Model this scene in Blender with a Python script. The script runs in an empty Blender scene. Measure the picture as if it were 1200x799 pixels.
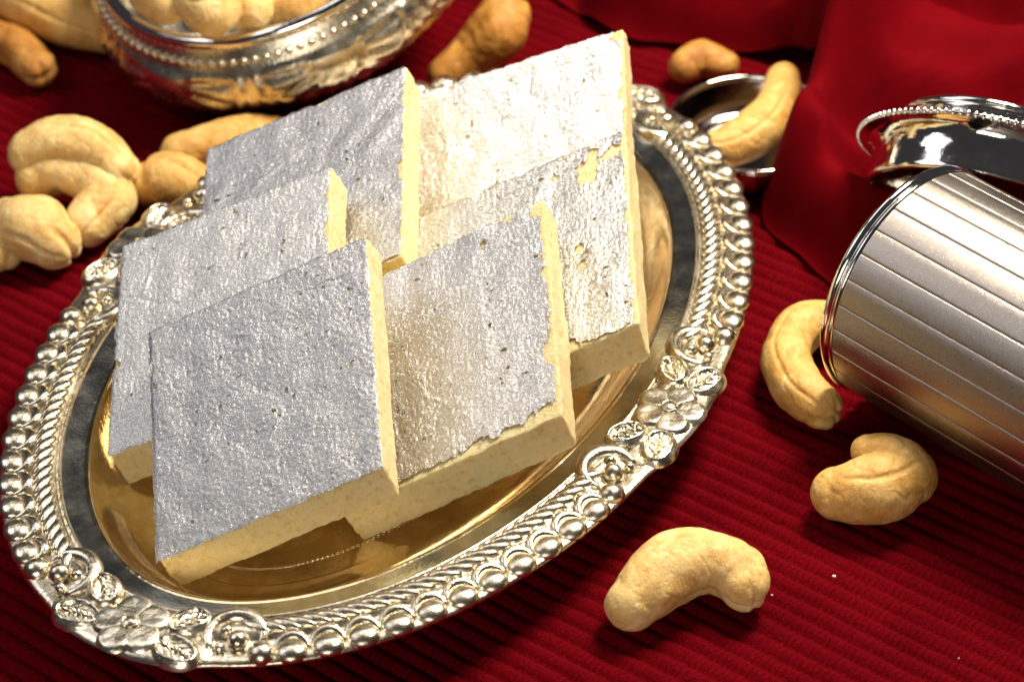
import bpy, bmesh, math, random
from mathutils import Vector, Matrix, noise
PI = math.pi
S = 0.01                      # everything below is written in centimetres
sc = bpy.context.scene
COL = sc.collection

# ------------------------------------------------------------------ camera
cd = bpy.data.cameras.new('camera')
cam = bpy.data.objects.new('camera', cd)
COL.objects.link(cam)
cd.sensor_width = 36.0
cd.lens = 90.0
cd.clip_start = 0.02
cd.clip_end = 20.0
CR = Vector((0.99875026, -0.03165755, -0.0386745))
CU = Vector((0.04997917, 0.6326233, 0.77284529))
CW = Vector((0.0, 0.77381235, -0.6334149))
CP = Vector((0.0, -37.23577, 31.82986))
m = Matrix((CR, CU, -CW)).transposed().to_4x4()
m.translation = CP * S
cam.matrix_world = m
cd.dof.use_dof = True
cd.dof.focus_distance = 0.455
cd.dof.aperture_fstop = 20.0
sc.camera = cam

# ------------------------------------------------------------------ world and lamps
w = bpy.data.worlds.new('World')
sc.world = w
w.use_nodes = True
w.node_tree.nodes['Background'].inputs[0].default_value = (0.9, 0.86, 0.9, 1)
w.node_tree.nodes['Background'].inputs[1].default_value = 0.038


def area(name, loc, target, size, power, color, size_y=None):
    d = bpy.data.lights.new(name, 'AREA')
    d.energy = power
    d.color = color
    d.shape = 'RECTANGLE'
    d.size = size * S
    d.size_y = (size_y or size) * S
    o = bpy.data.objects.new(name, d)
    COL.objects.link(o)
    o.location = Vector(loc) * S
    v = Vector(target) - Vector(loc)
    o.rotation_euler = v.to_track_quat('-Z', 'Y').to_euler()
    return o


area('key_lamp', (15, 10, 34), (0, 2, 0), 11, 3.0, (1.0, 0.89, 0.71))
area('left_softbox', (-34, 6, 38), (-2, 2, 1), 26, 0.45, (1.0, 0.97, 0.98), 22)
area('top_softbox', (-9, 17, 42), (-1, 4, 2), 20, 0.22, (1.0, 0.95, 0.88), 16)
area('front_softbox', (-8, -50, 20), (0, 0, 1), 22, 0.72, (1.0, 0.92, 0.78), 16)

sc.render.engine = 'CYCLES'
sc.cycles.use_denoising = True
sc.cycles.max_bounces = 10
sc.cycles.glossy_bounces = 6
sc.cycles.sample_clamp_indirect = 8.0
sc.cycles.caustics_reflective = True
sc.cycles.blur_glossy = 0.6
vs = sc.view_settings
vs.view_transform = 'Standard'
vs.look = 'None'
vs.exposure = 0.0
vs.gamma = 1.0


# ------------------------------------------------------------------ helpers
def link(o, parent=None):
    COL.objects.link(o)
    if parent is not None:
        o.parent = parent
    return o


def tag(o, label=None, cat=None, group=None, kind=None):
    if label: o['label'] = label
    if cat: o['category'] = cat
    if group: o['group'] = group
    if kind: o['kind'] = kind
    return o


def mesh(name, verts, faces, mat, smooth=True):
    me = bpy.data.meshes.new(name)
    me.from_pydata([(v[0] * S, v[1] * S, v[2] * S) for v in verts], [], faces)
    me.materials.append(mat)
    if smooth:
        me.polygons.foreach_set('use_smooth', [True] * len(me.polygons))
    me.update()
    return me


def obj(name, verts, faces, mat, parent=None, smooth=True, base=None):
    if base is not None:
        verts = [(v[0] - base[0], v[1] - base[1], v[2] - base[2]) for v in verts]
    o = bpy.data.objects.new(name, mesh(name, verts, faces, mat, smooth))
    if base is not None and parent is None:
        o.location = Vector(base) * S
    return link(o, parent)


def inst(name, me, parent, loc, rot=(0, 0, 0), scale=(1, 1, 1)):
    o = bpy.data.objects.new(name, me)
    o.location = Vector(loc) * S
    o.rotation_euler = rot
    o.scale = scale
    return link(o, parent)


def empty(name, loc, rot=(0, 0, 0)):
    o = bpy.data.objects.new(name, None)
    o.location = Vector(loc) * S
    o.rotation_euler = rot
    o.empty_display_size = 0.01
    return link(o)


def grid_faces(nu, nv, close_u=False, close_v=False, off=0, flip=False):
    f = []
    for i in range(nu if close_u else nu - 1):
        for j in range(nv if close_v else nv - 1):
            a = off + i * nv + j
            b = off + ((i + 1) % nu) * nv + j
            c = off + ((i + 1) % nu) * nv + (j + 1) % nv
            d = off + i * nv + (j + 1) % nv
            f.append((a, d, c, b) if flip else (a, b, c, d))
    return f


def lathe(profile, n=96):
    """profile: list of (r, z); returns verts, faces revolved round z"""
    v = []
    for i in range(n):
        a = 2 * PI * i / n
        for r, z in profile:
            v.append((r * math.cos(a), r * math.sin(a), z))
    return v, grid_faces(n, len(profile), close_u=True)


def smoothstep(a, b, x):
    t = min(1, max(0, (x - a) / (b - a)))
    return t * t * (3 - 2 * t)


def nz(x, y, z=0.0):
    return noise.noise(Vector((x, y, z)))


# ------------------------------------------------------------------ materials
class NT:
    def __init__(self, name):
        self.m = bpy.data.materials.new(name)
        self.m.use_nodes = True
        self.t = self.m.node_tree
        self.b = self.t.nodes['Principled BSDF']
        self.co = self.t.nodes.new('ShaderNodeTexCoord')

    def n(self, kind, **kw):
        o = self.t.nodes.new('ShaderNode' + kind)
        for k, v in kw.items():
            if k.startswith('i_'):
                o.inputs[k[2:].replace('_', ' ')].default_value = v
            else:
                setattr(o, k, v)
        return o

    def l(self, a, b):
        self.t.links.new(a, b)

    def coord(self, scale=(1, 1, 1), rot=(0, 0, 0), src='Object'):
        mp = self.n('Mapping')
        mp.inputs['Scale'].default_value = tuple(100 * s for s in scale)
        mp.inputs['Rotation'].default_value = rot
        self.l(self.co.outputs[src], mp.inputs['Vector'])
        return mp.outputs['Vector']

    def noise(self, vec, scale, detail=3, rough=0.55, dist=0.0):
        o = self.n('TexNoise')
        o.inputs['Scale'].default_value = scale
        o.inputs['Detail'].default_value = detail
        o.inputs['Roughness'].default_value = rough
        o.inputs['Distortion'].default_value = dist
        self.l(vec, o.inputs['Vector'])
        return o.outputs['Fac']

    def ramp(self, fac, stops):
        o = self.n('ValToRGB')
        e = o.color_ramp.elements
        while len(e) > 1:
            e.remove(e[0])
        e[0].position = stops[0][0]
        e[0].color = (*stops[0][1], 1)
        for p, c in stops[1:]:
            x = e.new(p)
            x.color = (*c, 1)
        self.l(fac, o.inputs['Fac'])
        return o.outputs['Color']

    def rng(self, fac, a, b, c, d):
        o = self.n('MapRange')
        for i, v in enumerate((a, b, c, d)):
            o.inputs[1 + i].default_value = v
        self.l(fac, o.inputs[0])
        return o.outputs[0]

    def math(self, op, a, b):
        o = self.n('Math', operation=op)
        for i, x in enumerate((a, b)):
            if isinstance(x, (int, float)):
                o.inputs[i].default_value = x
            else:
                self.l(x, o.inputs[i])
        return o.outputs[0]

    def bump(self, h, dist, strength=1.0, prev=None):
        o = self.n('Bump')
        o.inputs['Strength'].default_value = strength
        o.inputs['Distance'].default_value = dist * S
        self.l(h, o.inputs['Height'])
        if prev is not None:
            self.l(prev, o.inputs['Normal'])
        return o.outputs['Normal']

    def set(self, **kw):
        for k, v in kw.items():
            s = self.b.inputs[k.replace('_', ' ')]
            if hasattr(v, 'is_output') or isinstance(v, bpy.types.NodeSocket):
                self.l(v, s)
            else:
                s.default_value = v
        return self


def metal(name, col, rough, smudge=0.0, bumpd=0.0, bscale=30.0, tint=None):
    t = NT(name)
    v = t.coord()
    t.set(Metallic=1.0, Base_Color=(*col, 1))
    f = t.noise(v, 1.6, 5, 0.65)
    t.set(Roughness=t.rng(f, 0.3, 0.75, rough, rough + smudge))
    if tint:
        f2 = t.noise(v, 2.7, 6, 0.7, 0.6)
        t.set(Base_Color=t.ramp(f2, [(0.42, tint), (0.62, col)]))
    if bumpd:
        t.set(Normal=t.bump(t.noise(v, bscale, 3), bumpd))
    return t.m


M = {}
M['silver'] = metal('polished_silver', (0.90, 0.86, 0.76), 0.07, 0.10, 0.004, 9)
M['silver_relief'] = metal('relief_silver', (0.90, 0.85, 0.73), 0.20, 0.16, 0.008, 14, (0.64, 0.56, 0.42))
M['silver_border'] = metal('border_silver', (0.82, 0.81, 0.73), 0.11, 0.16, 0.004, 16, (0.66, 0.66, 0.60))
M['silver_well'] = metal('gilt_well', (0.88, 0.75, 0.50), 0.08, 0.16, 0.004, 10, (0.76, 0.58, 0.32))
M['dark_silver'] = metal('dark_reflection_silver', (0.40, 0.36, 0.35), 0.08, 0.10, 0.003, 8)  # dark reflections in the dish put into its base colour
M['cool_silver'] = metal('cool_silver', (0.88, 0.86, 0.85), 0.05, 0.08, 0.003, 8)

t = NT('frosted_silver')
v = t.coord()
g = t.noise(v, 70, 2, 0.6)
t.set(Metallic=1.0, Base_Color=(0.47, 0.42, 0.385, 1), Roughness=t.rng(t.noise(v, 45, 2), 0.3, 0.7, 0.25, 0.35),
      Normal=t.bump(g, 0.006, 0.9))
M['frosted'] = t.m

# beaten silver leaf (its crinkles are modelled), each piece's light or shade painted into its tone
def leaf_mat(name, dark, mid, light, rough):
    t = NT(name)
    v = t.coord()
    n2 = t.noise(v, 40, 3, 0.7)
    t.set(Metallic=1.0, Base_Color=t.ramp(t.noise(v, 24, 5, 0.75), [(0.30, dark), (0.44, mid), (0.7, light)]),
          Roughness=t.rng(n2, 0.3, 0.7, rough, rough + 0.14), Normal=t.bump(n2, 0.014, 1.0))
    return t.m


M['leaf_lit'] = leaf_mat('lit_silver_leaf', (0.60, 0.59, 0.56), (0.88, 0.87, 0.84), (0.95, 0.94, 0.92), 0.22)
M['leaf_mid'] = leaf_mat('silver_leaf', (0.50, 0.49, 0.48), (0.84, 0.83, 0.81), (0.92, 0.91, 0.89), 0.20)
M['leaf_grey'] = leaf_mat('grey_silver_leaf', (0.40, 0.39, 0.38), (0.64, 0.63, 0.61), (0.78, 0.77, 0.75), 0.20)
M['leaf_shaded'] = leaf_mat('shaded_silver_leaf', (0.38, 0.375, 0.385), (0.70, 0.69, 0.70), (0.84, 0.83, 0.835), 0.20)
LEAF_MAT = {'A': 'leaf_shaded', 'B': 'leaf_shaded', 'C': 'leaf_grey', 'D': 'leaf_lit', 'E': 'leaf_shaded', 'F': 'leaf_mid'}  # lit and shaded copies of one leaf, standing in for light across the pieces

# cashew fudge
t = NT('cashew_fudge')
v = t.coord()
n1 = t.noise(v, 7, 6, 0.68)
n2 = t.noise(v, 22, 5, 0.7)
t.set(Base_Color=t.ramp(n1, [(0.30, (0.78, 0.51, 0.17)), (0.45, (0.93, 0.75, 0.38)), (0.68, (0.97, 0.84, 0.53))]),
      Roughness=t.rng(n2, 0.3, 0.7, 0.45, 0.7),
      Subsurface_Weight=0.35, Subsurface_Scale=0.25 * S, Subsurface_Radius=(1.0, 0.55, 0.22),
      Normal=t.bump(t.math('ADD', n2, t.math('MULTIPLY', n1, 0.8)), 0.07, 0.9))
M['fudge'] = t.m


def cashew_mat(name, dark, mid, light, spec=0.35):
    t = NT(name)
    v = t.coord()
    n1 = t.noise(v, 1.6, 5, 0.6, 0.5)
    n2 = t.noise(v, 9, 5, 0.65)
    n3 = t.noise(t.coord((1, 1, 0.35)), 16, 4, 0.6, 0.8)
    t.set(Base_Color=t.ramp(t.math('ADD', t.math('MULTIPLY', n1, 0.75), t.math('MULTIPLY', n2, 0.25)),
                            [(0.33, dark), (0.5, mid), (0.66, light)]),
          Roughness=t.rng(n2, 0.3, 0.7, 0.30, 0.50), Specular_IOR_Level=spec,
          Subsurface_Weight=0.45, Subsurface_Scale=0.25 * S, Subsurface_Radius=(1.0, 0.5, 0.2),
          Normal=t.bump(t.math('ADD', n3, t.math('MULTIPLY', n1, 1.2)), 0.034, 0.85))
    return t.m


M['nut_pale'] = cashew_mat('pale_cashew_skin', (0.61, 0.33, 0.085), (0.81, 0.56, 0.22), (0.91, 0.72, 0.38))
M['nut_gold'] = cashew_mat('golden_cashew_skin', (0.50, 0.23, 0.045), (0.68, 0.41, 0.12), (0.79, 0.56, 0.23))
M['nut_toast'] = cashew_mat('toasted_cashew_skin', (0.34, 0.12, 0.02), (0.52, 0.24, 0.05), (0.64, 0.36, 0.10))

RIB_ANG = math.atan2(-2.44, 2.96)
t = NT('ribbed_red_weave')
v = t.coord(rot=(0, 0, -RIB_ANG))
n1 = t.noise(v, 22, 3, 0.6)
fib = t.noise(t.coord((1, 2.2, 1), (0, 0, -RIB_ANG - 0.9)), 30, 4, 0.65, 0.5)
n0 = t.noise(v, 0.5, 3)
wv = t.n('TexWave', wave_type='BANDS', bands_direction='X')
wv.inputs['Scale'].default_value = 2.6
wv.inputs['Distortion'].default_value = 3.0
wv.inputs['Detail Scale'].default_value = 2.0
t.l(v, wv.inputs['Vector'])
t.set(Base_Color=t.ramp(t.math('ADD', t.math('MULTIPLY', fib, 0.8), t.math('MULTIPLY', n0, 0.2)),
                        [(0.3, (0.07, 0.0001, 0.002)), (0.52, (0.20, 0.0005, 0.005)), (0.72, (0.40, 0.005, 0.016))]),
      Roughness=0.9, Specular_IOR_Level=0.03, Sheen_Weight=0.04, Sheen_Roughness=0.5, Sheen_Tint=(1, 0.1, 0.15, 1),
      Normal=t.bump(t.math('ADD', t.math('ADD', fib, t.math('MULTIPLY', n1, 0.5)), t.math('MULTIPLY', wv.outputs['Fac'], 0.6)), 0.075, 1.0))
M['weave'] = t.m

t = NT('red_chiffon')
v = t.coord()
f = t.noise(t.coord((1, 5, 1), (0.3, 0, 0.5)), 20, 3)
t.set(Base_Color=t.ramp(t.noise(v, 0.8, 3), [(0.3, (0.125, 0.0003, 0.003)), (0.7, (0.18, 0.0006, 0.004))]),
      Roughness=0.8, Specular_IOR_Level=0.04, Sheen_Weight=0.08, Sheen_Roughness=0.4, Sheen_Tint=(1, 0.05, 0.1, 1),
      Normal=t.bump(f, 0.012, 0.6))
tr = t.n('BsdfTranslucent')
tr.inputs['Color'].default_value = (0.2, 0.0006, 0.004, 1)
mx = t.n('MixShader')
mx.inputs[0].default_value = 0.25
out = t.t.nodes['Material Output']
t.l(t.b.outputs[0], mx.inputs[1])
t.l(tr.outputs[0], mx.inputs[2])
t.l(mx.outputs[0], out.inputs['Surface'])
M['chiffon'] = t.m

# ------------------------------------------------------------------ ribbed cloth (the ground)
RIB = 0.345
ca, sa = math.cos(RIB_ANG), math.sin(RIB_ANG)


def rib_z(x, y):
    q = -x * sa + y * ca
    p = x * ca + y * sa
    q += 0.05 * nz(p * 0.25, q * 0.3) + 0.02 * nz(p * 1.1, q * 1.3, 3)
    f = abs(math.sin(PI * q / RIB))
    k = 0.75 + 0.25 * nz(math.floor(q / RIB) * 7.3, p * 0.15, 8.0)
    return 0.17 * k * (f ** 0.7) - 0.17 + 0.012 * nz(p * 7, q * 7, 1)


def build_cloth():
    verts = []
    q0, q1 = -26, 26
    nq = int((q1 - q0) / RIB * 9)
    npp = 170
    for i in range(nq):
        q = q0 + (q1 - q0) * i / (nq - 1)
        for j in range(npp):
            p = -27 + 54 * j / (npp - 1)
            x = p * ca - q * sa
            y = p * sa + q * ca + 3
            verts.append((x, y, rib_z(x, y)))
    o = obj('cloth', verts, grid_faces(nq, npp, flip=True), M['weave'])
    tag(o, 'dark red ribbed woven cloth lying under everything', 'cloth', kind='structure')


build_cloth()

# ------------------------------------------------------------------ oval silver tray
TC = (-2.2378, 0.6316)
TPH = math.radians(60.3552)
TA, TB = 9.0, 6.0
_N = 4000
_tab = [0.0]
for i in range(_N):
    a0, a1 = 2 * PI * i / _N, 2 * PI * (i + 1) / _N
    _tab.append(_tab[-1] + math.hypot(TA * (math.cos(a1) - math.cos(a0)), TB * (math.sin(a1) - math.sin(a0))))
PER = _tab[-1]
Q = PER / 4


def ell(s, o=0.0):
    """point on the bead line at arc length s, offset o outwards -> x, y, outward angle (tray frame)"""
    s %= PER
    lo, hi = 0, _N
    while hi - lo > 1:
        mid = (lo + hi) // 2
        if _tab[mid] <= s: lo = mid
        else: hi = mid
    a = 2 * PI * (lo + (s - _tab[lo]) / (_tab[lo + 1] - _tab[lo])) / _N
    nx, ny = math.cos(a) / TA, math.sin(a) / TB
    l = math.hypot(nx, ny)
    nx, ny = nx / l, ny / l
    return TA * math.cos(a) + o * nx, TB * math.sin(a) + o * ny, math.atan2(ny, nx)


tray = empty('serving_tray', (TC[0], TC[1], 0), (0, 0, TPH))
tag(tray, 'oval silver serving tray with beaded floral rim holding the silver topped sweets', 'tray')


def motif_d(s):
    r = s % Q
    return min(r, Q - r)


def tray_sheet(name, prof, mat, n=420, bulge=False):
    v = []
    for i in range(n):
        s = PER * i / n
        b = 0.13 * smoothstep(1.7, 0.9, motif_d(s)) if bulge else 0.0
        for k, (o, z) in enumerate(prof):
            oo = o + (b if o > 0.05 else 0)
            x, y, _ = ell(s, oo)
            v.append((x, y, z))
    return obj(name, v, grid_faces(n, len(prof), close_u=True, flip=True), mat, tray)


def arc(cx, cz, r, a0, a1, n=6):
    return [(cx + r * math.cos(math.radians(a0 + (a1 - a0) * i / n)), cz + r * math.sin(math.radians(a0 + (a1 - a0) * i / n))) for i in range(n + 1)]


# rim: ornament seat with its underside
rim_prof = [(-0.84, 1.10), (-0.3, 1.14), (0.16, 1.18), (0.24, 1.24), (0.20, 1.29), (0.10, 1.31), (-0.10, 1.30), (-0.30, 1.29), (-0.34, 1.31), (-0.40, 1.36),
            (-0.55, 1.40), (-0.68, 1.37), (-0.76, 1.31), (-0.79, 1.30), (-0.81, 1.33), (-0.84, 1.35), (-0.87, 1.33), (-0.885, 1.295)]
tray_sheet('rim', rim_prof, M['silver_relief'], bulge=True)
border_prof = [(-0.884, 1.296), (-0.92, 1.285), (-1.0, 1.265), (-1.1, 1.245), (-1.2, 1.228), (-1.27, 1.215)]
tray_sheet('border', border_prof, M['silver_border'])
well_prof = [(-1.268, 1.2155)] + [(-1.30, 1.222), (-1.33, 1.222), (-1.37, 1.20), (-1.42, 1.14), (-1.52, 0.98), (-1.66, 0.78), (-1.82, 0.60), (-2.0, 0.47),
             (-2.2, 0.40), (-2.45, 0.375), (-2.50, 0.385), (-2.55, 0.375)]
tray_sheet('well_wall', well_prof, M['silver_well'])
# floor and underside
v = []
n = 420
rings = [1.0, 0.8, 0.5, 0.2, 0.0]
for i in range(n):
    x, y, _ = ell(PER * i / n, -2.549)
    for k in rings:
        v.append((x * k, y * k, 0.3755 - 0.015 * (1 - k)))
obj('floor', v, grid_faces(n, len(rings), close_u=True, flip=True), M['silver_well'], tray)
under = [(-0.84, 1.10), (-1.3, 1.08), (-1.5, 0.86), (-1.75, 0.55), (-2.0, 0.33), (-2.2, 0.24), (-2.3, 0.08), (-2.4, 0.03), (-2.5, 0.08), (-2.7, 0.24), (-3.8, 0.24)]
tray_sheet('underside', under, M['silver_relief'], n=200)


def blob(rx, ry, rz, nu=16, nv=10, lower=-0.35, f=None):
    v = []
    for i in range(nu):
        a = 2 * PI * i / nu
        for j in range(nv):
            e = math.asin(lower) + (PI / 2 - math.asin(lower)) * j / (nv - 1)
            x, y, z = math.cos(a) * math.cos(e), math.sin(a) * math.cos(e), math.sin(e)
            if f: x, y, z = f(x, y, z)
            v.append((x * rx, y * ry, z * rz))
    return v, grid_faces(nu, nv, close_u=True)


def tube(path, rad, n=8):
    v = []
    for i, p in enumerate(path):
        p = Vector(p)
        d = Vector(path[min(i + 1, len(path) - 1)]) - Vector(path[max(i - 1, 0)])
        d.normalize()
        up = Vector((0, 0, 1)) if abs(d.z) < 0.95 else Vector((1, 0, 0))
        a = d.cross(up).normalized()
        b = a.cross(d)
        for j in range(n):
            t = 2 * PI * j / n
            v.append(p + (a * math.cos(t) + b * math.sin(t)) * rad[i])
    f = grid_faces(len(path), n, close_v=True)
    f.append(tuple(range(n)))
    f.append(tuple(reversed(range((len(path) - 1) * n, len(path) * n))))
    return v, f


def join(*parts):
    v, f = [], []
    for pv, pf in parts:
        o = len(v)
        v += [tuple(p) for p in pv]
        f += [tuple(i + o for i in q) for q in pf]
    return v, f


# bead: a pear-shaped boss with a crescent curl on its inner side (x outward, y along the rim)
bv, bf = blob(0.25, 0.285, 0.155, 20, 10)
bv = [(x + 0.03, y, z) for x, y, z in bv]
cres = [(-0.02 + 0.285 * math.cos(a), 0.02 + 0.27 * math.sin(a), -0.01 + 0.04 * math.sin((k / 13) * PI)) for k, a in enumerate([math.radians(80 + 190 * i / 13) for i in range(14)])]
crad = [0.02 + 0.095 * math.sin(PI * (k + 0.5) / 14) for k in range(14)]
cv, cf = tube(cres, crad, 8)
sm = blob(0.07, 0.07, 0.07, 10, 6)
sm = ([(x - 0.27, y + 0.18, z + 0.06) for x, y, z in sm[0]], sm[1])
bead_me = mesh('bead', *join((bv, bf), (cv, cf), sm), M['silver_relief'])
# rope strand: slanted tapering drop
sv, sf = blob(0.31, 0.115, 0.10, 16, 8, f=lambda x, y, z: (x, y * (1 - 0.25 * x) + 0.25 * x * x * x, z))
strand_me = mesh('rope_strand', sv, sf, M['silver_relief'])
for k in range(4):
    for i in range(11):
        s = k * Q + 2.90 + 0.61 * i
        x, y, a = ell(s, 0.0)
        inst('bead', bead_me, tray, (x, y, 1.30), (0, 0, a + random.Random(k * 20 + i).uniform(-.06, .06)), (1, 1, 1))
    n_s = 27
    for i in range(n_s):
        s = k * Q + 2.32 + (Q - 4.64) * i / (n_s - 1)
        x, y, a = ell(s, -0.555)
        inst('rope_strand', strand_me, tray, (x, y, 1.355), (0, 0, a + 0.95))

# flower
pv = []
NR, NA = 9, 18
for i in range(NA):
    a = 2 * PI * i / NA
    for j in range(NR):
        r = j / (NR - 1)
        x, y = r * math.cos(a), r * math.sin(a)
        z = 0.15 * math.sqrt(max(0, 1 - r ** 4)) - 0.055 * (1 - r * r) - 0.02 * abs(math.sin(8 * y)) * smoothstep(0.1, 0.7, x) * smoothstep(1.0, 0.85, r)
        pv.append((0.40 + 0.37 * x, 0.37 * y * (1 + 0.12 * x), z))
petal_me = mesh('petal', pv, grid_faces(NA, NR, close_u=True, flip=True), M['silver_relief'])
heart_me = mesh('flower_centre', *join(blob(0.155, 0.155, 0.07, 16, 7), tube([(0.16 * math.cos(2 * PI * i / 16), 0.16 * math.sin(2 * PI * i / 16), 0.02) for i in range(17)], [0.025] * 17, 6)), M['silver_relief'])
# leaf boss
lv = []
NR, NA = 18, 44
for i in range(NA):
    a = 2 * PI * i / NA
    for j in range(NR):
        r = j / (NR - 1)
        x, y = r * math.cos(a), r * math.sin(a)
        z = 0.20 * math.sqrt(max(0, 1 - r ** 3))
        ins = smoothstep(0.80, 0.66, math.hypot(x, y * 1.25))
        z -= ins * (0.070 + 0.05 * (0.5 + 0.5 * math.cos(17 * (x - abs(y) * 1.0)))) - ins * 0.07 * math.exp(-(y / 0.09) ** 2)
        z += 0.03 * math.exp(-((math.hypot(x, y * 1.25) - 0.82) / 0.07) ** 2)
        lv.append((0.43 * x, 0.33 * y, z))
leaf_me = mesh('leaf', lv, grid_faces(NA, NR, close_u=True, flip=True), M['silver_relief'])
# scroll: C-shaped comma with a hollow and two balls


def scroll_mesh(sgn):
    pts = []
    for i in range(20):
        t = i / 19
        a = math.radians(-35 + 235 * t)
        r = 0.50 - 0.06 * t
        # x outward, y along the rim
        pts.append((-0.06 - r * math.sin(a) * 0.95, sgn * (0.06 - r * math.cos(a)), -0.01 + 0.04 * math.sin(PI * t)))
    rad = [0.03 + 0.135 * math.sin(PI * min(1, (i + 1) / 20)) ** 0.7 for i in range(20)]
    p1 = tube(pts, rad, 10)
    b1 = blob(0.20, 0.19, 0.19, 16, 9)
    b1 = ([(x + 0.08, y + sgn * 0.10, z + 0.05) for x, y, z in b1[0]], b1[1])
    b2 = blob(0.12, 0.12, 0.12, 12, 7)
    b2 = ([(x - 0.14, y - sgn * 0.12, z + 0.05) for x, y, z in b2[0]], b2[1])
    b3 = blob(0.10, 0.10, 0.10, 12, 7)
    b3 = ([(x + 0.22, y - sgn * 0.2, z + 0.03) for x, y, z in b3[0]], b3[1])
    return mesh('scroll', *join(p1, b1, b2, b3), M['silver_relief'])


scroll_me = {1: scroll_mesh(1), -1: scroll_mesh(-1)}
knob_me = mesh('end_ball', *blob(0.24, 0.24, 0.20, 16, 9), M['silver_relief'])
plate_me = mesh('motif_plate', *blob(0.62, 0.62, 0.10, 24, 6, lower=-0.6), M['silver_relief'])
for k in range(4):
    s0 = k * Q
    x, y, a = ell(s0, -0.22)
    inst('motif_plate', plate_me, tray, (x, y, 1.30), (0, 0, a), (1.05, 2.6, 1.0))
    fl = inst('flower', heart_me, tray, (x, y, 1.46), (0, 0, a), (0.9, 0.9, 0.95))
    for i in range(5):
        inst('petal', petal_me, fl, (0, 0, -0.10), (0, 0, 2 * PI * i / 5 + 0.3 + 0.4 * k))
    for sg in (1, -1):
        x, y, a = ell(s0 + sg * 1.02, -0.58)
        inst('leaf', leaf_me, tray, (x, y, 1.33), (0, 0, a + PI / 2 + sg * 0.6))
        x, y, a = ell(s0 + sg * 0.98, 0.06)
        inst('leaf', leaf_me, tray, (x, y, 1.28), (0, sg * 0.0, a + PI / 2 - sg * 0.35), (1.12, 1.12, 1))
        x, y, a = ell(s0 + sg * 1.90, -0.33)
        inst('scroll', scroll_me[sg], tray, (x, y, 1.32), (0, 0, a))
        x, y, a = ell(s0 + sg * 2.40, 0.0)
        inst('end_ball', knob_me, tray, (x, y, 1.30), (0, 0, a))

# milgrain line pressed into the tray floor
parts = []
for i in range(300):
    x, y, a = ell(PER * i / 300, -2.95)
    b = blob(0.035, 0.05, 0.02, 6, 3)
    parts.append(([(x + px * math.cos(a) - py * math.sin(a), y + px * math.sin(a) + py * math.cos(a), 0.374 + pz) for px, py, pz in b[0]], b[1]))
o = obj('milgrain_line', *join(*parts), M['silver_well'], tray)
tag(o, kind='stuff')

# ------------------------------------------------------------------ sweets
THK = 0.842
PIECES = [
    # name, TL corner of the top face, u (to the right), v (to the front), normal
    ('A', (-6.448, -1.501, 3.181), (4.0005, 0.3107, 1.6433), (0.1796, -3.8612, -1.9646), (-0.3111, -0.4424, 0.8411)),
    ('B', (-3.233, -0.304, 2.81), (3.9242, 0.2586, 1.8261), (0.1058, -3.9902, -1.6937), (-0.3716, -0.3711, 0.851)),
    ('C', (-1.721, 1.819, 2.942), (4.0337, 0.3574, 1.5501), (-0.0506, -4.1337, -1.3082), (-0.3223, -0.282, 0.9037)),
    ('D', (-1.677, 4.681, 3.818), (4.1163, -0.0514, 1.3618), (-0.1376, -3.5795, -2.4432), (-0.2713, -0.5355, 0.7998)),
    ('E', (-5.771, 4.14, 3.168), (4.0178, 0.1471, 1.6239), (-0.171, -4.0674, -1.4927), (-0.3464, -0.3103, 0.8853)),
    ('F', (-7.207, 1.334, 3.011), (4.0635, 0.1202, 1.5083), (-0.1559, -3.9761, -1.7226), (-0.3141, -0.367, 0.8756)),
]
PLAB = {
    'A': 'nearest diamond sweet on the left, greyish silver leaf unbroken, long cream front edge',
    'B': 'diamond sweet front centre, silver leaf torn in scallops along its lower and right edges',
    'C': 'diamond sweet at the right with bare tan holes in its silver leaf',
    'D': 'rearmost diamond sweet at the upper right with bright pale silver leaf',
    'E': 'rear left diamond sweet whose upper right corner points up beside the bowl',
    'F': 'diamond sweet in the middle of the left row, its leaf creased at the left edge',
}
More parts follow.
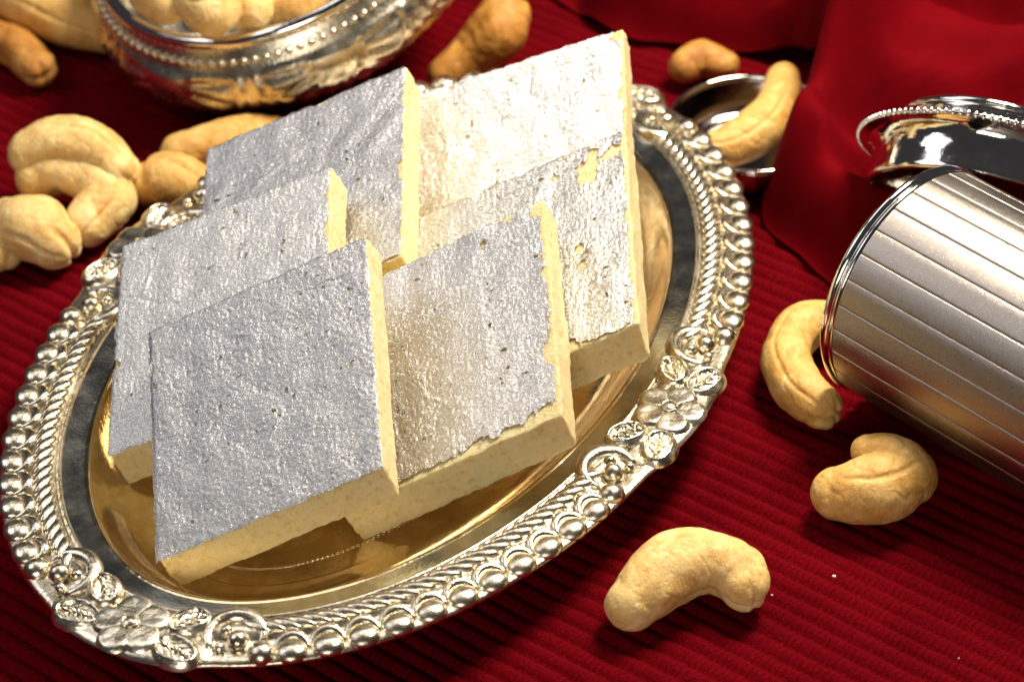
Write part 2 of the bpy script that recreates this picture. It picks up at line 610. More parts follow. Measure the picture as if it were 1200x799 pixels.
# margins (left, right, back, front) the leaf stops short of each edge, jaggedness, holes (u, v, ru, rv)
LEAF = {
    'A': ((-0.01, 0.004, -0.005, 0.00), 0.5, [(0.0, 0.16, 0.012, 0.035)]),
    'B': ((0.01, 0.018, 0.006, 0.03), 1.5, [(0.715, 0.085, 0.016, 0.016), (0.84, 0.02, 0.03, 0.014), (0.99, 0.34, 0.03, 0.025), (0.99, 0.27, 0.02, 0.015), (0.985, 0.70, 0.035, 0.07),
                                           (0.78, 0.985, 0.10, 0.03), (0.5, 1.0, 0.12, 0.03), (0.22, 1.0, 0.10, 0.025), (0.98, 0.02, 0.04, 0.06), (0.97, 1.0, 0.11, 0.075), (0.62, 1.0, 0.10, 0.045)]),
    'C': ((0.0, 0.014, 0.0, 0.012), 1.1, [(0.80, 0.135, 0.035, 0.06), (0.845, 0.08, 0.026, 0.075), (0.825, 0.16, 0.04, 0.045), (0.935, 0.085, 0.045, 0.03), (0.765, 0.51, 0.022, 0.022),
                                        (0.79, 0.55, 0.012, 0.014), (0.77, 0.60, 0.020, 0.026), (0.67, 0.10, 0.02, 0.012), (0.995, 0.45, 0.02, 0.04), (0.995, 0.72, 0.025, 0.05), (0.62, 1.0, 0.16, 0.05)]),
    'D': ((0.01, 0.012, 0.0, 0.01), 0.9, [(0.98, 0.02, 0.045, 0.035), (1.0, 0.3, 0.03, 0.04)]),
    'E': ((0.0, 0.010, 0.0, 0.01), 0.9, [(0.58, 0.0, 0.06, 0.02), (1.0, 0.55, 0.03, 0.05)]),
    'F': ((-0.005, 0.010, 0.0, 0.0), 0.8, [(1.0, 0.14, 0.025, 0.02), (1.0, 0.30, 0.03, 0.035), (0.005, 0.575, 0.025, 0.02)]),
}


def top_h(u, v, seed):
    """gentle unevenness of a sweet's top face, cm"""
    return 0.016 * nz(u * 3, v * 3, seed * 7.1) + 0.008 * nz(u * 9, v * 9, seed * 3.3)


def build_piece(idx, rec):
    nm, TL, U, V, Nn = rec
    TL, U, V, Nn = Vector(TL), Vector(U), Vector(V), Vector(Nn)
    base = TL + (U + V) / 2 - Nn * THK
    root = empty('cashew_fudge_diamond', base)
    tag(root, PLAB[nm], 'sweet', 'silver topped diamond sweets on the tray')
    seed = idx + 1.0
    # body: rounded sheared box with crumbly cut sides
    er = 0.045
    ed = [0, 0.004, 0.009, 0.016]
    mid = [0.016 + (1 - 0.032) * i / 76 for i in range(77)]
    par = ed[:-1] + mid + [1 - e for e in reversed(ed[:-1])]
    lu, lv = U.length, V.length
    hz = [0, 0.02, 0.05] + [0.05 + 0.9 * i / 12 for i in range(1, 12)] + [0.95, 0.98, 1.0]
    bm = bmesh.new()
    cache = {}

    def P(a, b, c):
        key = (round(a, 5), round(b, 5), round(c, 5))
        if key in cache: return cache[key]
        # rounding in box space (cm)
        x, y, z = (a - 0.5) * lu, (b - 0.5) * lv, (c - 0.5) * THK
        hx, hy, hzz = lu / 2 - er, lv / 2 - er, THK / 2 - er
        q = Vector((max(-hx, min(hx, x)), max(-hy, min(hy, y)), max(-hzz, min(hzz, z))))
        d = Vector((x, y, z)) - q
        if d.length > 1e-6:
            d.normalize()
            p = q + d * er
        else:
            p = Vector((x, y, z)); d = Vector((0, 0, 1))
        w3 = base + U * (p.x / lu) + V * (p.y / lv) + Nn * (p.z + THK / 2)
        # the knife leaned: the front cut flares out towards the bottom, the right one tucks in
        w3 = w3 + V.normalized() * (0.20 * (1 - c) * b * b) - U.normalized() * (0.07 * (1 - c) * a * a)
        wn = (U.normalized() * d.x + V.normalized() * d.y + Nn * d.z)
        if wn.length > 0: wn.normalize()
        side = math.sqrt(d.x * d.x + d.y * d.y)
        g = w3 * 1.0
        side_front = abs(d.y)
        r = 0.035 * noise.noise(g * 1.7 + Vector((seed, 0, 0))) + (0.013 if side_front < 0.5 else 0.028) * noise.noise(g * 5.5) + (0.014 if side_front < 0.5 else 0.026) * noise.noise(g * 13)
        pit = (0.4 + 0.6 * side_front) * noise.noise(g * 3.6 + Vector((0, seed * 3, 9)))
        if pit > 0.25: r -= 0.22 * (pit - 0.25)
        w3 = w3 + wn * r * side
        w3 = w3 + Nn * (top_h(a, b, seed) * (1 if c > 0.5 else 0.0)) * (1 - side)
        cache[key] = bm.verts.new((w3 - base) * S)
        return cache[key]

    def sheet(fn, A, B, flip):
        for i in range(len(A) - 1):
            for j in range(len(B) - 1):
                q = [fn(A[i], B[j]), fn(A[i + 1], B[j]), fn(A[i + 1], B[j + 1]), fn(A[i], B[j + 1])]
                if flip: q.reverse()
                try: bm.faces.new(q)
                except ValueError: pass

    sheet(lambda a, b: P(a, b, 1.0), par, par, True)
    sheet(lambda a, b: P(a, b, 0.0), par, par, False)
    sheet(lambda a, c: P(a, 0.0, c), par, hz, True)
    sheet(lambda a, c: P(a, 1.0, c), par, hz, False)
    sheet(lambda b, c: P(0.0, b, c), par, hz, False)
    sheet(lambda b, c: P(1.0, b, c), par, hz, True)
    bmesh.ops.recalc_face_normals(bm, faces=bm.faces)
    me = bpy.data.meshes.new('fudge')
    bm.to_mesh(me); bm.free()
    me.materials.append(M['fudge'])
    me.polygons.foreach_set('use_smooth', [True] * len(me.polygons))
    link(bpy.data.objects.new('fudge', me), root)

    # silver leaf
    (mL, mR, mB, mF), jag, holes = LEAF[nm]
    n = 215
    crinkle = {'A': 1.0, 'B': 1.0, 'C': 1.0, 'D': 0.85, 'E': 0.9, 'F': 0.95}[nm]
    lo, hi = -0.012, 1.012
    verts, idxs, faces = [], {}, []

    def inside(u, v):
        j = jag * 0.011
        k = lambda a, b: nz(u * a + seed * 11, v * a - seed * 5, b) * 1.0
        e = j * (k(9, 1) + 0.8 * k(24, 2) + 0.5 * k(55, 4))
        e2 = j * (k(9, 3) + 0.8 * k(24, 7) + 0.5 * k(55, 6))
        if u < mL + e or u > 1 - mR + e or v < mB + e2 or v > 1 - mF + e2: return False
        for hu, hv, ru, rv in holes:
            d = math.hypot((u - hu) / ru, (v - hv) / rv)
            if d < 1 + 0.55 * k(26, 5) + 0.4 * k(60, 8): return False
        if k(34, 12) + 0.6 * k(70, 14) > 0.60 and k(6, 16) > 0.10: return False
        return True

    rc = random.Random(idx * 17 + 5)
    creases = []
    for _ in range(9):
        x0, y0, an, ln = rc.uniform(0, 4.3), rc.uniform(0, 4.3), rc.uniform(0, PI), rc.uniform(0.5, 2.0)
        creases.append((x0, y0, math.cos(an), math.sin(an), ln, rc.choice((-1, 1)) * rc.uniform(0.006, 0.013)))

    def vert(i, j):
        if (i, j) in idxs: return idxs[i, j]
        u = lo + (hi - lo) * i / n
        v = lo + (hi - lo) * j / n
        cu, cv_ = u * 4.34, v * 4.34
        g = crinkle
        cr = (0.018 * nz(cu * 2.2, cv_ * 2.2, seed + 4) + 0.007 * g * (1 - 2 * abs(nz(cu * 8, cv_ * 8, seed)))
              + 0.0075 * g * nz(cu * 18, cv_ * 18, seed + 2) + 0.0065 * g * nz(cu * 34, cv_ * 34, seed + 6))
        for x0, y0, cx_, sx_, ln, hh in creases:
            al = (cu - x0) * cx_ + (cv_ - y0) * sx_
            if 0 < al < ln:
                ac = -(cu - x0) * sx_ + (cv_ - y0) * cx_ + 0.12 * nz(al * 2.5, x0, y0)
                if abs(ac) < 0.12: cr += hh * math.exp(-(ac / 0.035) ** 2) * math.sin(PI * al / ln)
        eu = min(u, 1 - u, v, 1 - v)
        drop = 0.03 * smoothstep(0.010, -0.012, eu)
        h = top_h(min(1, max(0, u)), min(1, max(0, v)), seed) + 0.034 + cr - drop
        p = TL + U * u + V * v + Nn * h - base
        idxs[i, j] = len(verts)
        verts.append(p)
        return idxs[i, j]

    for i in range(n):
        for j in range(n):
            u = lo + (hi - lo) * (i + 0.5) / n
            v = lo + (hi - lo) * (j + 0.5) / n
            if inside(u, v):
                faces.append((vert(i, j), vert(i, j + 1), vert(i + 1, j + 1), vert(i + 1, j)))
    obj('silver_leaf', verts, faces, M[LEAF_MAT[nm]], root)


for i, r in enumerate(PIECES):
    build_piece(i, r)

# ------------------------------------------------------------------ cashews


def catmull(P, t):
    n = len(P) - 1
    x = t * n
    i = min(int(x), n - 1)
    f = x - i
    p1, p2 = P[i], P[i + 1]
    p0 = P[i - 1] if i > 0 else p1 * 2 - p2
    p3 = P[i + 2] if i + 2 <= n else p2 * 2 - p1
    return 0.5 * ((2 * p1) + (p2 - p0) * f + (2 * p0 - 5 * p1 + 4 * p2 - p3) * f * f + (3 * p1 - p0 - 3 * p2 + p3) * f ** 3)


def cashew_chain(ctrl, seed, cleft=True):
    P = [Vector((*c,)) for c in ctrl]          # 4D: x y z r
    C3 = [p.to_3d() for p in P]
    mid = sum(C3, Vector()) / len(C3)
    chord_mid = (C3[0] + C3[-1]) / 2
    NU, NV = 96, 72
    verts = []
    r0, r1 = P[0].w, P[-1].w
    samples = []
    m0, m1 = 14, 14
    for k in range(m0):                        # first cap
        a = (PI / 2) * (1 - k / m0)
        samples.append((0.0, -r0 * math.sin(a) * 0.95, math.cos(a)))
    body = NU - m0 - m1
    for k in range(body):
        samples.append((k / (body - 1), 0, 1.0))
    for k in range(1, m1 + 1):
        a = (PI / 2) * k / m1
        samples.append((1.0, r1 * math.sin(a) * 0.95, math.cos(a)))
    arcn = (C3[1] - C3[0]).cross(C3[-1] - C3[0])
    if arcn.length < 1e-4: arcn = Vector((0, 0, 1))
    arcn.normalize()
    rnd = random.Random(seed)
    for (t, ext, rs) in samples:
        q = catmull(P, t)
        c = q.to_3d()
        e = 0.004
        d = (catmull(P, min(1, t + e)) - catmull(P, max(0, t - e))).to_3d().normalized()
        c = c + d * ext
        inw = (chord_mid - mid)
        inw = inw - d * inw.dot(d)
        side = arcn - d * arcn.dot(d)
        side.normalize()
        ax = side.cross(d).normalized()
        if ax.dot(inw) < 0: ax = -ax
        end_ax = ax.copy()
        for j in range(NV):
            a = 2 * PI * j / NV
            ca_, sa_ = math.cos(a), math.sin(a)
            r = q.w * max(rs, 0.0)
            # crease on the inner side, faint seam on the flank
            mm = 1 - 0.20 * math.exp(-((a if a < PI else a - 2 * PI) / 0.30) ** 2) * smoothstep(0.0, 0.35, t) * smoothstep(1.0, 0.55, t)
            for aa in (2.2, 4.08):
                mm -= 0.085 * math.exp(-((a - aa - 0.10 * math.sin(5 * t + seed)) / 0.075) ** 2) * smoothstep(0.15, 0.4, t)
            # fine wrinkles gathered on the inner bend
            mm -= 0.022 * abs(math.sin(24 * t + 3 * nz(a, t * 3, seed))) * smoothstep(0.2, 0.9, ca_) * smoothstep(0.2, 0.45, t) * smoothstep(0.9, 0.6, t)
            p = c + (ax * ca_ * 0.97 + side * sa_ * 1.0) * r * mm
            verts.append(p)
    out_v = []
    for k, p in enumerate(verts):
        i = k // NV
        t, ext, rs = samples[i]
        c = catmull(P, t).to_3d()
        dirn = (p - c)
        if dirn.length > 1e-6: dirn.normalize()
        o = Vector((seed * 3.7, seed * 1.3, 0))
        n1 = noise.noise(p * 1.5 + o)
        n2 = noise.noise(p * 4.2 + o)
        n3 = 1 - abs(noise.noise(p * 2.6 + o * 2)) * 2
        dd = 0.045 * n1 + 0.018 * n2 - 0.018 * smoothstep(0.85, 1.0, n3)
        # cleft at the blunt end
        dd -= 0.13 * math.exp(-((p - c).dot(arcn) / 0.08) ** 2) * smoothstep(0.82, 1.0, t + 0.0) * smoothstep(-0.1, 0.3, ext / r1) * smoothstep(0.30, 0.40, r1) * (1 if cleft else 0)
        if cleft and ext > 0:                      # the pinched, folded tip
            dd -= 0.06 * math.exp(-(((p - c).dot(end_ax) - 0.06) / 0.07) ** 2) * smoothstep(0.3, 0.9, ext / r1) * smoothstep(0.30, 0.40, r1)
        q = p + dirn * dd
        if q.z < -0.005 and mid.z < 1.6: q.z = -0.005 + 0.0 * q.z
        out_v.append(q)
    return out_v, grid_faces(NU, NV, close_v=True, flip=True)


def cashew(ctrl, label, mat, seed, group):
    chains = ctrl if isinstance(ctrl[0], list) else [ctrl]
    out_v, f = join(*[cashew_chain(c, seed, len(chains) == 1) for c in chains])
    n_ = len(out_v)
    base = (sum(p[0] for p in out_v) / n_, sum(p[1] for p in out_v) / n_, max(0.0, min(p[2] for p in out_v)))
    o = obj('cashew', out_v, f, mat, None, True, base)
    bm = bmesh.new(); bm.from_mesh(o.data)
    bmesh.ops.remove_doubles(bm, verts=bm.verts, dist=1e-6)
    bmesh.ops.recalc_face_normals(bm, faces=bm.faces)
    bm.to_mesh(o.data); bm.free()
    rm = o.modifiers.new('skin', 'REMESH')
    rm.mode = 'VOXEL'
    rm.voxel_size = 0.022 * S
    rm.use_smooth_shade = True
    ss = o.modifiers.new('soften', 'SMOOTH')
    ss.iterations = 1
    tag(o, label, 'cashew', group)
    return o


G1 = 'loose cashews on the red cloth'
G2 = 'cashews filling the bowl'
CASHEWS = [
    ('whole cashew nearest the camera, lying alone in front of the tray', 'nut_pale', G1, [(1.84, -6.18, 0.48, 0.49), (2.14, -5.93, 0.58, 0.60), (2.65, -5.56, 0.68, 0.68), (3.25, -5.45, 0.62, 0.56), (3.66, -5.64, 0.56, 0.54), (3.80, -5.88, 0.50, 0.48)]),
    ('hook shaped cashew whose upper end hides behind the rim of the silver cup', 'nut_gold', G1, [(6.44, 1.04, 0.50, 0.42), (5.66, 0.92, 0.56, 0.50), (5.19, 0.09, 0.55, 0.50), (5.33, -0.81, 0.52, 0.50), (5.71, -1.33, 0.46, 0.43)]),
    ('folded cashew in front of the silver cup with a seam along its side', 'nut_gold', G1, [[(5.66, -3.70, 0.50, 0.50), (6.0, -3.78, 0.58, 0.60), (6.49, -3.80, 0.66, 0.67), (6.94, -3.60, 0.72, 0.56)], [(6.86, -3.45, 0.85, 0.50), (6.62, -3.22, 0.93, 0.42), (6.26, -3.12, 0.94, 0.32)]]),
    ('topmost pale cashew of the pile left of the tray', 'nut_pale', G1, [(-9.90, 7.11, 1.25, 0.50), (-9.34, 7.15, 1.45, 0.58), (-8.60, 6.96, 1.45, 0.58), (-7.97, 6.46, 1.20, 0.46)]),
    ('curled cashew in the middle of the pile left of the tray', 'nut_pale', G1, [[(-9.80, 6.80, 0.85, 0.48), (-9.18, 6.85, 1.00, 0.58), (-8.50, 6.55, 0.90, 0.60)], [(-8.50, 6.55, 0.90, 0.60), (-8.24, 6.00, 0.75, 0.60), (-8.60, 5.48, 0.60, 0.52)]]),
    ('lumpy cashew at the front of the left pile, blunt end towards the viewer', 'nut_pale', G1, [(-10.28, 5.68, 0.60, 0.50), (-9.67, 5.13, 0.75, 0.72), (-9.24, 4.83, 0.60, 0.58)]),
    ('cashew tip showing at the left edge of the picture below the pile', 'nut_pale', G1, [(-10.95, 5.14, 0.45, 0.40), (-10.47, 4.79, 0.40, 0.38), (-10.22, 4.76, 0.32, 0.26)]),
    ('egg shaped cashew end touching the back left rim of the tray', 'nut_gold', G1, [(-7.43, 6.70, 0.60, 0.50), (-6.98, 6.62, 0.68, 0.68), (-6.16, 6.23, 0.60, 0.50)]),
    ('long cashew lying beyond the egg shaped one, partly behind the rear sweet', 'nut_gold', G1, [(-6.87, 7.91, 0.55, 0.44), (-6.27, 7.98, 0.60, 0.52), (-5.45, 8.16, 0.62, 0.55), (-4.87, 8.24, 0.60, 0.45)]),
    ('large blurred cashew in the top left corner beside the bowl', 'nut_gold', G1, [(-11.29, 14.21, 0.75, 0.55), (-10.43, 13.68, 0.80, 0.72), (-9.56, 13.09, 0.66, 0.62), (-8.97, 12.77, 0.50, 0.40)]),
    ('blurred cashew at the left edge in front of the top left corner one', 'nut_toast', G1, [(-11.68, 13.03, 0.50, 0.42), (-10.96, 12.46, 0.50, 0.48), (-10.35, 11.61, 0.46, 0.44)]),
    ('toasted cashew standing up behind the rearmost sweet, right of the bowl', 'nut_toast', G1, [(-1.18, 10.44, 0.50, 0.42), (-0.59, 10.77, 0.75, 0.55), (0.00, 10.91, 1.25, 0.66), (0.21, 11.20, 1.50, 0.58)]),
    ('curved cashew leaning over the rim of the small round dish', 'nut_gold', G1, [(6.09, 8.59, 1.20, 0.36), (5.94, 7.89, 1.15, 0.46), (5.48, 7.16, 0.98, 0.52), (4.81, 6.72, 0.85, 0.48), (4.35, 6.70, 0.80, 0.36)]),
    ('small dark toasted cashew lying beyond the round dish', 'nut_toast', G1, [(4.14, 10.38, 0.45, 0.40), (4.51, 10.55, 0.50, 0.44), (5.03, 10.42, 0.42, 0.34)]),
    ('yellow cashew at the left inside the bowl', 'nut_pale', G2, [(-7.73, 10.87, 3.10, 0.45), (-7.08, 9.84, 3.20, 0.55), (-6.64, 9.83, 3.10, 0.42)]),
    ('largest brightest cashew in the middle of the bowl opening', 'nut_pale', G2, [(-6.48, 9.76, 3.30, 0.50), (-5.96, 9.07, 3.40, 0.62), (-5.73, 9.78, 3.50, 0.55)]),
    ('second cashew from the right inside the bowl', 'nut_pale', G2, [(-5.34, 9.25, 3.00, 0.34), (-5.06, 9.31, 3.20, 0.46), (-4.99, 10.10, 3.30, 0.45)]),
    ('rightmost cashew visible inside the bowl', 'nut_gold', G2, [(-4.52, 9.35, 3.10, 0.34), (-4.12, 9.36, 3.20, 0.42), (-3.76, 9.78, 3.30, 0.40)]),
]
for i, (lab, mt, grp, ctrl) in enumerate(CASHEWS):
    cashew(ctrl, lab, M[mt], i + 21, grp)

# ------------------------------------------------------------------ silver cup lying on its side
CUP_C = Vector((7.371, 0.036, 2.30))
CUP_AX = Vector((9.941 - 7.371, -2.947 - 0.036, 0)).normalized()
CR_ = 2.27
cup = empty('silver_cup', (CUP_C.x, CUP_C.y, 0))
tag(cup, 'frosted silver cup with engraved lengthwise panels lying on its side', 'cup')
# local frame: lathe z axis -> CUP_AX
rot = CUP_AX.to_track_quat('Z', 'Y')


def cup_part(name, vf, mat, parent=cup):
    v = [rot @ Vector(p) + Vector((0, 0, CUP_C.z)) for p in vf[0]]
    return obj(name, v, vf[1], mat, parent)


NP = 28
shell = [(CR_ - 0.16, 0.02), (CR_ - 0.16, 8.6), (CR_ - 0.06, 8.6), (CR_ - 0.06, 0.1), (CR_ - 0.06, 0.02), (CR_ - 0.16, 0.02)]
cup_part('inner_wall', lathe(shell, 84), M['cool_silver'])
cup_part('rolled_lip', lathe(arc(CR_ - 0.03, 0.0, 0.085, -180, 180, 14), 120), M['cool_silver'])
cup_part('bead_ring', lathe(arc(CR_ - 0.03, 0.14, 0.045, -90, 180, 8), 120), M['cool_silver'])
cup_part('base_plate', lathe([(0.0, 8.45), (CR_ - 0.2, 8.45), (CR_ - 0.15, 8.6)], 84), M['cool_silver'])
band = [(CR_ - 0.05, 4.7)] + arc(CR_ + 0.0, 4.78, 0.07, -120, 90, 6) + [(CR_ + 0.02, 4.9), (CR_ + 0.02, 8.5), (CR_ - 0.05, 8.6)]
cup_part('polished_band', lathe(band, 120), M['cool_silver'])
pv = []
npan = 9
prof_a = [(-0.5, -0.026), (-0.48, -0.003), (-0.44, 0.004), (-0.2, 0.006), (0.1, 0.007), (0.4, 0.008), (0.45, 0.006), (0.48, -0.003), (0.5, -0.026)]
zs = [0.20 + (4.72 - 0.20) * i / 12 for i in range(13)]
for k, (fa, dr) in enumerate(prof_a):
    a = fa * 2 * PI / NP
    for z in zs:
        pv.append(rot @ Vector(((CR_ + dr) * math.cos(a), (CR_ + dr) * math.sin(a), z)))
pan_me = mesh('panel', pv, grid_faces(9, 13), M['frosted'])
for k in range(NP):
    o = bpy.data.objects.new('panel', pan_me)
    o.location = (0, 0, CUP_C.z * S)
    o.rotation_mode = 'QUATERNION'
    from mathutils import Quaternion
    o.rotation_quaternion = Quaternion(CUP_AX, 2 * PI * k / NP)
    link(o, cup)

# ------------------------------------------------------------------ lid propped behind the cup
LID_N = Vector((0.295, 0.745, 0.598)).normalized()
LID_C = Vector((9.55, 3.75, 2.25))
lid = empty('cup_lid', (LID_C.x, LID_C.y, 0))
tag(lid, 'polished silver lid with beaded flange propped against the cup', 'lid')
lrot = LID_N.to_track_quat('Z', 'Y')


def lid_part(name, vf, mat):
    v = [lrot @ Vector(p) + Vector((0, 0, LID_C.z)) for p in vf[0]]
    return obj(name, v, vf[1], mat, lid)


lid_part('skirt', lathe([(2.13, -0.1), (2.13, -0.93)] + arc(2.19, -0.93, 0.06, -180, 0, 6) + [(2.25, -0.85), (2.22, -0.6), (2.23, -0.3), (2.30, -0.12), (2.42, -0.04)], 128), M['cool_silver'])
lid_part('flange', lathe([(2.1, -0.10), (2.40, -0.06), (2.56, -0.03)] + arc(2.57, 0.02, 0.05, -90, 90, 6) + [(2.45, 0.08), (2.3, 0.10), (2.15, 0.16)], 128), M['cool_silver'])
lid_part('dome', lathe([(2.15, 0.14), (1.85, 0.22), (1.70, 0.34), (1.72, 0.44)] + arc(1.84, 0.55, 0.09, -90, 110, 8) + [(1.6, 0.62), (1.2, 0.72), (0.6, 0.80), (0.0, 0.82)], 128), M['cool_silver'])
parts = []
for i in range(110):
    a = 2 * PI * i / 110
    b = blob(0.055, 0.05, 0.075, 8, 6, lower=-0.9)
    parts.append(([(2.60 * math.cos(a) + x * math.cos(a) - y * math.sin(a), 2.60 * math.sin(a) + x * math.sin(a) + y * math.cos(a), 0.02 + z) for x, y, z in b[0]], b[1]))
o = lid_part('beaded_edge', join(*parts), M['cool_silver'])
tag(o, kind='stuff')

# ------------------------------------------------------------------ small round dish behind the tray
dish = empty('round_dish', (5.30, 7.40, 0))
tag(dish, 'small round shallow silver dish half hidden behind the tray', 'dish')
obj('body', *lathe([(0.0, 0.10), (1.2, 0.10), (1.5, 0.16), (1.66, 0.40), (1.72, 0.80), (1.74, 0.88), (1.80, 0.88), (1.79, 0.78), (1.72, 0.36), (1.55, 0.08), (1.2, 0.02), (0.0, 0.02)], 96), M['dark_silver'], dish)
obj('rim', *lathe(arc(1.77, 0.90, 0.05, -180, 180, 10), 96), M['cool_silver'], dish)

# ------------------------------------------------------------------ embossed bowl
BN = Vector((-0.273, -0.197, 1)).normalized()
BC = Vector((-4.95, 12.70, 3.6))
bb = BC - BN * 3.75
bowl = empty('silver_bowl', (bb.x, bb.y, 0))
tag(bowl, 'embossed silver bowl full of cashews tilted behind the sweets', 'bowl')
_by = (Vector((0, 0, 1)) - BN * BN.z).normalized()
brot = Matrix((_by.cross(BN), _by, BN)).transposed()


def bowl_part(name, vf, mat):
    v = [brot @ Vector(p) + Vector((0, 0, bb.z)) for p in vf[0]]
    return obj(name, v, vf[1], mat, bowl)


def bowl_r(z):
    """outer radius of the bowl wall at height z above its foot"""
    pts = [(0.25, 1.9), (0.5, 2.5), (0.9, 3.0), (1.4, 3.72), (1.9, 4.30), (2.4, 4.60), (2.9, 4.50), (3.3, 4.18), (3.6, 3.95)]
    for (z0, r0), (z1, r1) in zip(pts, pts[1:]):
        if z <= z1:
            f = (z - z0) / (z1 - z0)
            return r0 + (r1 - r0) * f
    return pts[-1][1]


NA, NZ = 288, 60
v = []
for i in range(NA):
    a = 2 * PI * i / NA
    for j in range(NZ):
        z = 0.25 + 3.3 * j / (NZ - 1)
        r = sum(bowl_r(z + d) for d in (-0.12, 0, 0.12)) / 3
        # embossed fans: sun rays round a boss, ten lobes round the wall
        la = (((a - 5.93) * 7 / (2 * PI) + 0.5) % 1.0 - 0.5) * 2
        x = la * 1.85
        y = z - 2.95
        d = math.hypot(x, y)
        ang = math.atan2(y, x)
        e = 0
        if y < 0.15:
            if d < 0.55: e += 0.10 * math.sqrt(max(0, 1 - (d / 0.55) ** 2))
            elif d < 1.55: e += 0.10 * abs(math.sin(ang * 9)) * smoothstep(0.55, 0.65, d) * smoothstep(1.55, 1.4, d)
            e += 0.07 * math.exp(-((d - 1.66) / 0.07) ** 2) + 0.06 * math.exp(-((d - 0.6) / 0.05) ** 2)
            e += 0.05 * math.exp(-((d - 1.9) / 0.06) ** 2)
        v.append(((r + e) * math.cos(a), (r + e) * math.sin(a), z))
bowl_part('embossed_wall', (v, grid_faces(NA, NZ, close_u=True)), M['silver_relief'])
bowl_part('foot', lathe([(0, 0.05), (1.75, 0.02), (1.85, 0.06), (1.8, 0.15), (1.88, 0.26)], 72), M['silver_relief'])
bowl_part('lining', lathe([(3.88, 3.62), (3.95, 3.3), (4.2, 2.6), (4.1, 1.9), (3.5, 1.2), (2.4, 0.6), (0, 0.4)], 96), M['silver'])
bowl_part('rim', lathe(arc(3.93, 3.66, 0.17, -180, 180, 14), 128), M['cool_silver'])
bead = mesh('bead', *blob(0.085, 0.085, 0.085, 10, 8, lower=-0.95), M['silver_relief'])
for i in range(104):
    a = 2 * PI * i / 104
    p = brot @ Vector((4.22 * math.cos(a), 4.22 * math.sin(a), 3.32)) + Vector((0, 0, bb.z))
    inst('bead', bead, bowl, p)

# ------------------------------------------------------------------ red drape
LEFT = [(6.9, 1.2), (6.64, 2.46), (5.95, 3.77), (5.29, 5.14), (5.7, 6.5), (6.7, 8.5), (7.0, 9.74), (6.64, 10.79), (6.06, 11.09), (4.58, 11.69), (3.06, 12.18), (2.14, 13.1), (1.4, 14.18), (-0.5, 16.5), (-2, 20)]
RIDGES = [  # polyline, height, width
    ([(5.8, 5.7), (6.6, 4.5), (7.8, 3.3)], 1.5, 0.7),
    ([(6.9, 8.6), (8.5, 8.3), (11, 7.4), (15, 7.2)], 2.6, 1.5),
    ([(7.4, 10.4), (9.5, 11.5), (13, 12), (18, 13)], 2.2, 1.6),
    ([(2.6, 13.4), (4.5, 12.6), (6.2, 12.3), (7.2, 13.4), (8, 16)], 1.3, 0.65),
    ([(1.5, 15.6), (5, 15), (9, 17)], 1.8, 0.8),
    ([(9, 5.6), (13, 4.6)], 0.9, 0.8),
    ([(6.4, 6.3), (7.2, 7.8), (7.6, 9.4)], 1.7, 0.8),
    ([(7.2, 9.9), (9, 10.6), (12, 10.2), (15, 11)], 0.7, 0.45),
    ([(6.6, 5.4), (8, 5.7), (9.5, 5.2), (12, 5.6)], 0.7, 0.42),
    ([(8.2, 7.1), (9.5, 6.6), (11, 6.5), (14, 5.8)], 0.6, 0.38),
    ([(8.5, 13), (11, 13.6), (15, 13)], 0.8, 0.5),
]


def seg_d(x, y, a, b):
    dx, dy = b[0] - a[0], b[1] - a[1]
    t = max(0, min(1, ((x - a[0]) * dx + (y - a[1]) * dy) / (dx * dx + dy * dy)))
    return math.hypot(x - a[0] - dx * t, y - a[1] - dy * t)


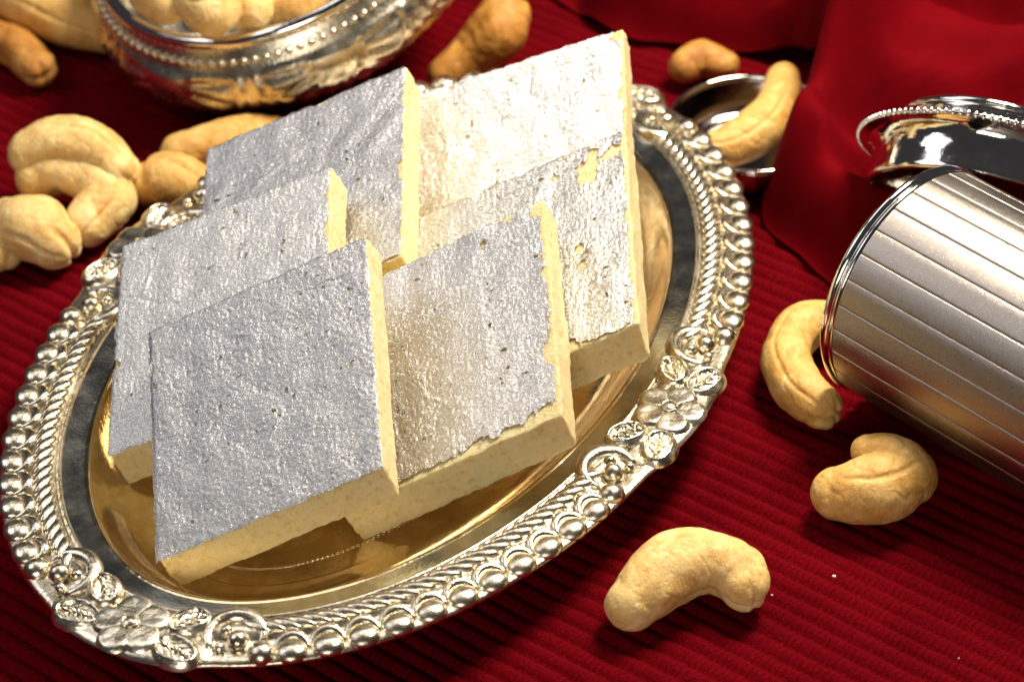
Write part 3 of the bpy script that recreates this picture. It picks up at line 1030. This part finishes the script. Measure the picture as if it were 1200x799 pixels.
def drape_z(x, y, u):
    z = 0.25 * smoothstep(0, 0.06, u)
    for pl, h, wd in RIDGES:
        d = min(seg_d(x, y, pl[i], pl[i + 1]) for i in range(len(pl) - 1))
        z = z + h * math.exp(-(d / wd) ** 2) * (1 if u > 0.04 else smoothstep(-0.02, 0.04, u))
    z += 0.16 * nz(x * 0.55, y * 0.7, 4) + 0.06 * nz(x * 1.4, y * 1.1, 6)
    q = x * 0.55 - y * 0.83                        # soft gathers running away to the right
    z += 0.22 * smoothstep(0.02, 0.15, u) * (1 - abs(nz(q * 0.55 + 0.4 * nz(x * .3, y * .3, 2), 3.3, 0.12 * (x + y))) * 2.2)
    return max(z, 0.03)


def build_drape():
    NUu, NVv = 130, 150
    P = [Vector((*p, 0, 0)) for p in LEFT]
    verts = []
    for i in range(NUu):
        u = (i / (NUu - 1)) ** 1.4
        for j in range(NVv):
            l = catmull(P, j / (NVv - 1))
            ry = 0.5 + 21 * j / (NVv - 1)
            x = l.x + (22 - l.x) * u
            y = l.y + (ry - l.y) * u
            verts.append((x, y, drape_z(x, y, u)))
    o = obj('drape', verts, grid_faces(NUu, NVv), M['chiffon'])
    tag(o, 'sheer dark red chiffon cloth gathered in soft folds at the upper right', 'drape')
    sm_ = o.modifiers.new('thickness', 'SOLIDIFY')
    sm_.thickness = 0.04 * S
    sm_.offset = -1


build_drape()

# ------------------------------------------------------------------ crumbs
cm = NT('crumb')
cm.set(Base_Color=(0.85, 0.70, 0.55, 1), Roughness=0.7)
for k, (x, y, r, lab) in enumerate([(5.435, -5.311, 0.040, 'tiny white crumb on the cloth below the folded cashew'),
                                    (4.301, -5.694, 0.022, 'tiny pale crumb beside the right end of the nearest cashew'),
                                    (7.267, -7.408, 0.018, 'tiny crumb near the bottom right corner of the cloth')]):
    vv, ff = blob(r, r * 0.7, r * 0.6, 8, 6, lower=-0.95)
    vv = [tuple(c * (1 + 0.4 * nz(p[0] * 40 + k, p[1] * 40, p[2] * 40)) for c in p) for p in vv]
    o = obj('crumb', vv, ff, cm.m)
    o.location = (x * S, y * S, 0.02 * S)
    tag(o, lab, 'crumb', 'crumbs on the cloth')
